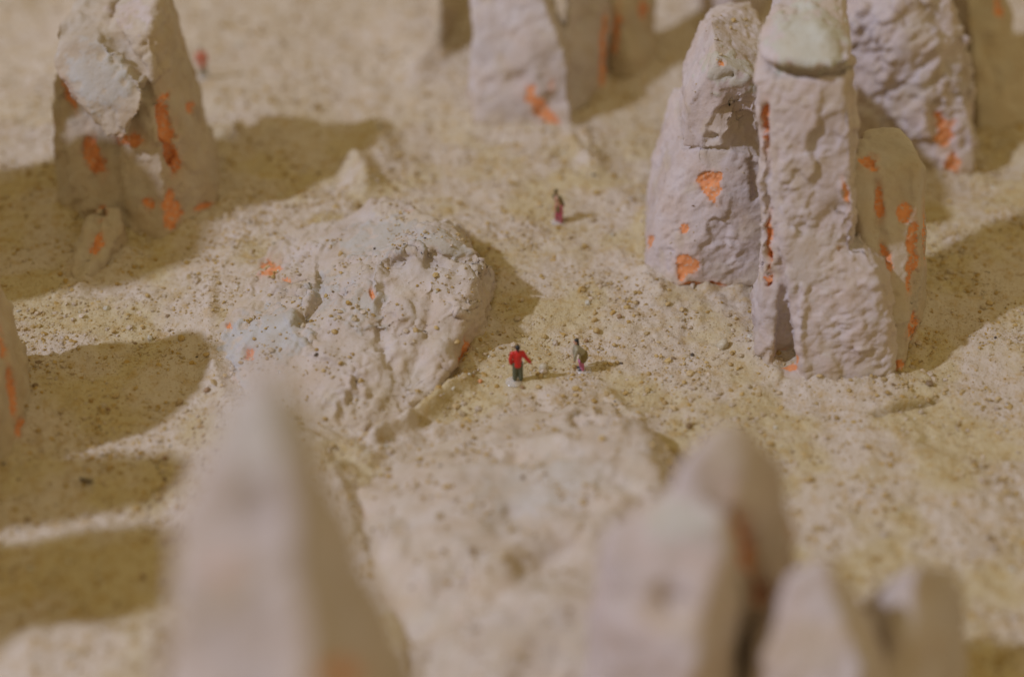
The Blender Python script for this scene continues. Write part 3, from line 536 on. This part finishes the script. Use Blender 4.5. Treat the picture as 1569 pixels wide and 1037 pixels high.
pebble(823, 573, 9, OC, 'ochre pebble against the large pale one, right of the red-jacketed figure', k=2)
pebble(781, 544, 7, BR, "brown pebble just left of the red-jacketed figure's head", k=3)
pebble(825, 594, 9, OC, "ochre pebble below the red-jacketed figure's shadow", k=0)
pebble(800, 594, 7, BR, "small brown pebble in front of the red-jacketed figure's feet", k=1)
pebble(898, 523, 7, BR, "brown pebble just right of the bent figure's head", k=2)
pebble(952, 557, 5, DK, "tiny black pebble at the end of the bent figure's shadow", k=0)
pebble(736, 585, 9, OR, 'orange pebble at the right foot of the middle mound', k=1)
pebble(1107, 531, 20, PL, 'widest pale pebble on the sand left of the tall pillar', k=3)
pebble(132, 738, 24, DK, 'dark chip in the long shadow at left, largest loose piece there', k=2).scale = (0.30, 0.10, 0.06)
pebble(574, 382, 6, DK, 'small black pebble on the blue-grey smear of the middle mound', k=1)

# ---------------------------------------------------------------- miniature figures
SKIN, HAIR = paint('skin_paint', (0.55, 0.30, 0.20)), paint('black_hair_paint', (0.012, 0.011, 0.014), 0.35)
RED, SAGE, SHOE = paint('red_paint', (0.62, 0.022, 0.018), 0.35), paint('sage_paint', (0.11, 0.12, 0.075)), paint('shoe_paint', (0.05, 0.045, 0.035))
CREAM, OLIVE, PINKP, DARKOL, CRIMSON = paint('cream_paint', (0.38, 0.34, 0.24)), paint('olive_paint', (0.22, 0.16, 0.045)), paint('magenta_paint', (0.55, 0.16, 0.30)), paint('dark_olive_paint', (0.19, 0.14, 0.05)), paint('crimson_paint', (0.48, 0.10, 0.14))
_b0 = bmesh.new(); bmesh.ops.create_icosphere(_b0, subdivisions=2, radius=1.0); SPH = np.array([v.co for v in _b0.verts]); _b0.free()
def bone(p0, r0, p1, r1, flat=(1, 1, 1)):
    f = np.array(flat); return np.vstack([SPH * r0 * f + np.array(p0), SPH * r1 * f + np.array(p1)])
def shell(name, bones, m, parent, h, voxel=0.0095, soft=2):
    V, F = remesh([b for b in bones], voxel); V = relax(V, F, soft, 0.5)
    return link(bpy.data.objects.new(name, np_mesh(name, V * h * U, F, None, True, (m,))), parent)
def figure(px, py, h, rotz, label, pose, disc=True):
    p = surface(px, py); root = empty('person', p + np.array([0, 0, 0.01])); root.rotation_euler = (0, 0, rotz); tag(root, label, 'person', 'miniature people on the sand')
    J = pose['J']
    limbs = [('hipL', .062, 'kneeL', .048), ('kneeL', .048, 'footL', .03), ('hipR', .062, 'kneeR', .048), ('kneeR', .048, 'footR', .03), ('footL', .026, 'toeL', .022), ('footR', .026, 'toeR', .022),
             ('pel', .085, 'chest', .09), ('chest', .09, 'neck', .035), ('neck', .033, 'head', .04), ('shL', .042, 'elL', .032), ('elL', .032, 'haL', .02), ('shR', .042, 'elR', .032), ('elR', .032, 'haR', .02), ('shL', .045, 'shR', .045), ('hipL', .06, 'hipR', .06)]
    B = [bone(J[a], r, J[b], s) for a, r, b, s in limbs]
    hd = np.array(J['head']); fwd = np.array(pose['fwd'], float)
    B.append(SPH * np.array([.056, .062, .075]) + hd); B.append(SPH * .014 + hd + fwd * .064 + np.array([0, 0, -.01]))          # skull, nose
    side = np.cross(fwd, (0, 0, 1)); B += [SPH * np.array([.012, .016, .022]) + hd + s * side * .057 for s in (-1, 1)]          # ears
    for hnd, el in (('haL', 'elL'), ('haR', 'elR')):
        d = np.array(J[hnd]) - np.array(J[el]); d /= np.linalg.norm(d); pn = np.cross(d, fwd); pn /= max(np.linalg.norm(pn), 1e-6); a = np.array(J[hnd])
        B.append(bone(a, .02, a + d * .03, .02))
        for k, ln in enumerate((.05, .058, .054, .044)): s = a + d * .03 + pn * (k - 1.5) * .0125; B.append(bone(s, .0075, s + d * ln * .7 + fwd * .01, .006))
        B.append(bone(a + fwd * .012, .008, a + d * .035 + fwd * .03, .007))
    shell('body', B, SKIN, root, h)
    for nm, bl, m in pose['wear']: shell(nm, [bone(J[a] if isinstance(a, str) else a, r, J[b] if isinstance(b, str) else b, s) for a, r, b, s in bl], m, root, h, 0.011)
    hb = [SPH * np.array([.064, .066, .07]) + hd - fwd * .012 + np.array([0, 0, .016])] + [bone(hd - fwd * .045, .03, hd - fwd * .05 + np.array([0, 0, -pose.get('hair', .05)]), .03)]
    shell('hair', hb, HAIR if not pose.get('brown') else pose['brown'], root, h, 0.011)
    if disc:
        bm = bmesh.new(); bmesh.ops.create_cone(bm, cap_ends=True, segments=40, radius1=.19 * h * U, radius2=.185 * h * U, depth=.035 * h * U)
        bmesh.ops.bevel(bm, geom=[e for e in bm.edges if len(e.link_faces) == 2 and e.calc_face_angle() > 0.5], offset=.008 * h * U, segments=2, affect='EDGES')
        me = bpy.data.meshes.new('base_disc'); bm.to_mesh(me); bm.free(); me.materials.append(CLEAR)
        for pl in me.polygons: pl.use_smooth = True
        d = bpy.data.objects.new('base_disc', me); d.location = (pose.get('dx', 0) * h * U, pose.get('dy', 0) * h * U, -.005 * h * U); link(d, root)
    return root
def stand(armL, armR, lean=0.0):
    J = dict(footL=(-.06, 0, .03), footR=(.075, -.02, .03), toeL=(-.07, .08, .022), toeR=(.10, .05, .022), kneeL=(-.055, .01, .27), kneeR=(.065, .0, .27), hipL=(-.05, 0, .5), hipR=(.05, 0, .5), pel=(0, 0, .53), chest=(0, 0, .72), neck=(0, 0, .83), head=(0, .01, .925), shL=(-.115, 0, .775), shR=(.115, 0, .775))
    J['elL'], J['haL'] = armL; J['elR'], J['haR'] = armR; return J
J1 = stand(((-.165, -.01, .63), (-.15, .0, .49)), ((.19, -.02, .64), (.29, -.03, .50)))
coat = [('chest', .105, 'pel', .098), ('shL', .062, 'shR', .062), ('pel', .098, (0, 0, .47), .105), ('shL', .056, 'elL', .047), ('elL', .047, (-.153, 0, .515), .04), ('shR', .056, 'elR', .047), ('elR', .047, (.27, -.028, .525), .036), ('chest', .09, 'neck', .05)]
figure(793, 583, 1.26, 0.12, 'tiny person in a red jacket and grey-green trousers, seen from behind', dict(J=J1, fwd=(0, 1, 0), dx=-.09, dy=-.03, wear=[('jacket', coat, RED),
    ('trousers', [('hipL', .075, 'kneeL', .062), ('kneeL', .062, (-.06, 0, .07), .055), ('hipR', .075, 'kneeR', .062), ('kneeR', .062, (.075, -.015, .07), .055), ('hipL', .075, 'hipR', .075)], SAGE),
    ('shoe', [('footL', .036, 'toeL', .028)], SHOE), ('shoe', [('footR', .036, 'toeR', .028)], SHOE)]))
# bent figure: upper body leans to the left, arm hanging, legs behind
J2 = dict(footL=(.03, .04, .03), footR=(.05, -.06, .03), toeL=(-.06, .05, .022), toeR=(-.04, -.06, .022), kneeL=(.0, .04, .25), kneeR=(.02, -.05, .25), hipL=(.09, .05, .42), hipR=(.09, -.05, .42), pel=(.07, 0, .46), chest=(-.08, 0, .63), neck=(-.13, 0, .74), head=(-.12, 0, .85), shL=(-.10, .11, .68), shR=(-.11, -.11, .68),
    elL=(-.14, .13, .53), haL=(-.15, .12, .39), elR=(-.15, -.13, .52), haR=(-.16, -.12, .37))
figure(889, 566, 1.2, 0.1, 'tiny bent person in a cream top, olive shorts and pink leggings on a clear disc', dict(J=J2, fwd=(-1, 0, 0), dx=.08, dy=-.02, hair=.1, wear=[
    ('top', [('pel', .09, 'chest', .10), ('chest', .10, 'neck', .05), ('shL', .056, 'elL', .046), ('shR', .056, 'elR', .046), ('elL', .046, 'haL', .03), ('elR', .046, 'haR', .03), ('shL', .055, 'shR', .055)], CREAM),
    ('shorts', [('pel', .105, 'hipL', .09), ('pel', .105, 'hipR', .09), ('hipL', .09, (.03, .045, .30), .075), ('hipR', .09, (.05, -.05, .30), .075)], OLIVE),
    ('leggings', [('kneeL', .06, 'footL', .045), ('kneeR', .06, 'footR', .045)], PINKP), ('shoe', [('footL', .034, 'toeL', .026)], SHOE), ('shoe', [('footR', .034, 'toeR', .026)], SHOE)]))
J3 = stand(((-.13, .05, .63), (-.12, .09, .5)), ((.13, .04, .63), (.12, .09, .5)))
for k in ('chest', 'neck', 'head', 'shL', 'shR', 'elL', 'elR', 'haL', 'haR'): x, y, z = J3[k]; J3[k] = (x * .8 - .25 * (z - .5), y, z)
figure(856, 340, 1.2, -0.5, 'tiny dark olive person with crimson legs standing alone beyond the mound', dict(J=J3, fwd=(-.6, .8, 0), hair=.08, brown=DARKOL, dx=-.03, wear=[
    ('coat', [('chest', .09, 'pel', .085), ('shL', .055, 'shR', .055), ('pel', .085, (0, 0, .38), .09), ('shL', .05, 'elL', .042), ('elL', .042, 'haL', .03), ('shR', .05, 'elR', .042), ('elR', .042, 'haR', .03)], DARKOL),
    ('leggings', [('hipL', .066, 'kneeL', .058), ('kneeL', .058, 'footL', .045), ('hipR', .066, 'kneeR', .058), ('kneeR', .058, 'footR', .045)], CRIMSON), ('shoe', [('footL', .034, 'toeL', .026)], SHOE), ('shoe', [('footR', .034, 'toeR', .026)], SHOE)]))
J4 = stand(((-.15, 0, .63), (-.16, 0, .5)), ((.15, 0, .63), (.16, 0, .5)))
figure(312, 118, 1.2, 0.3, 'far blurred person in a red coat beside the upper left rock', dict(J=J4, fwd=(0, -1, 0), brown=DARKOL, wear=[('jacket', [('chest', .105, 'pel', .098), ('shL', .062, 'shR', .062), ('pel', .098, (0, 0, .40), .11), ('shL', .056, 'elL', .047), ('elL', .047, 'haL', .035), ('shR', .056, 'elR', .047), ('elR', .047, 'haR', .035)], paint('blur_faded_red_paint', (0.70, 0.24, 0.16))),  # red coat paled to coral, the washing-out by blur put into its colour
    ('trousers', [('hipL', .07, 'kneeL', .058), ('kneeL', .058, 'footL', .045), ('hipR', .07, 'kneeR', .058), ('kneeR', .058, 'footR', .045)], CREAM)]))
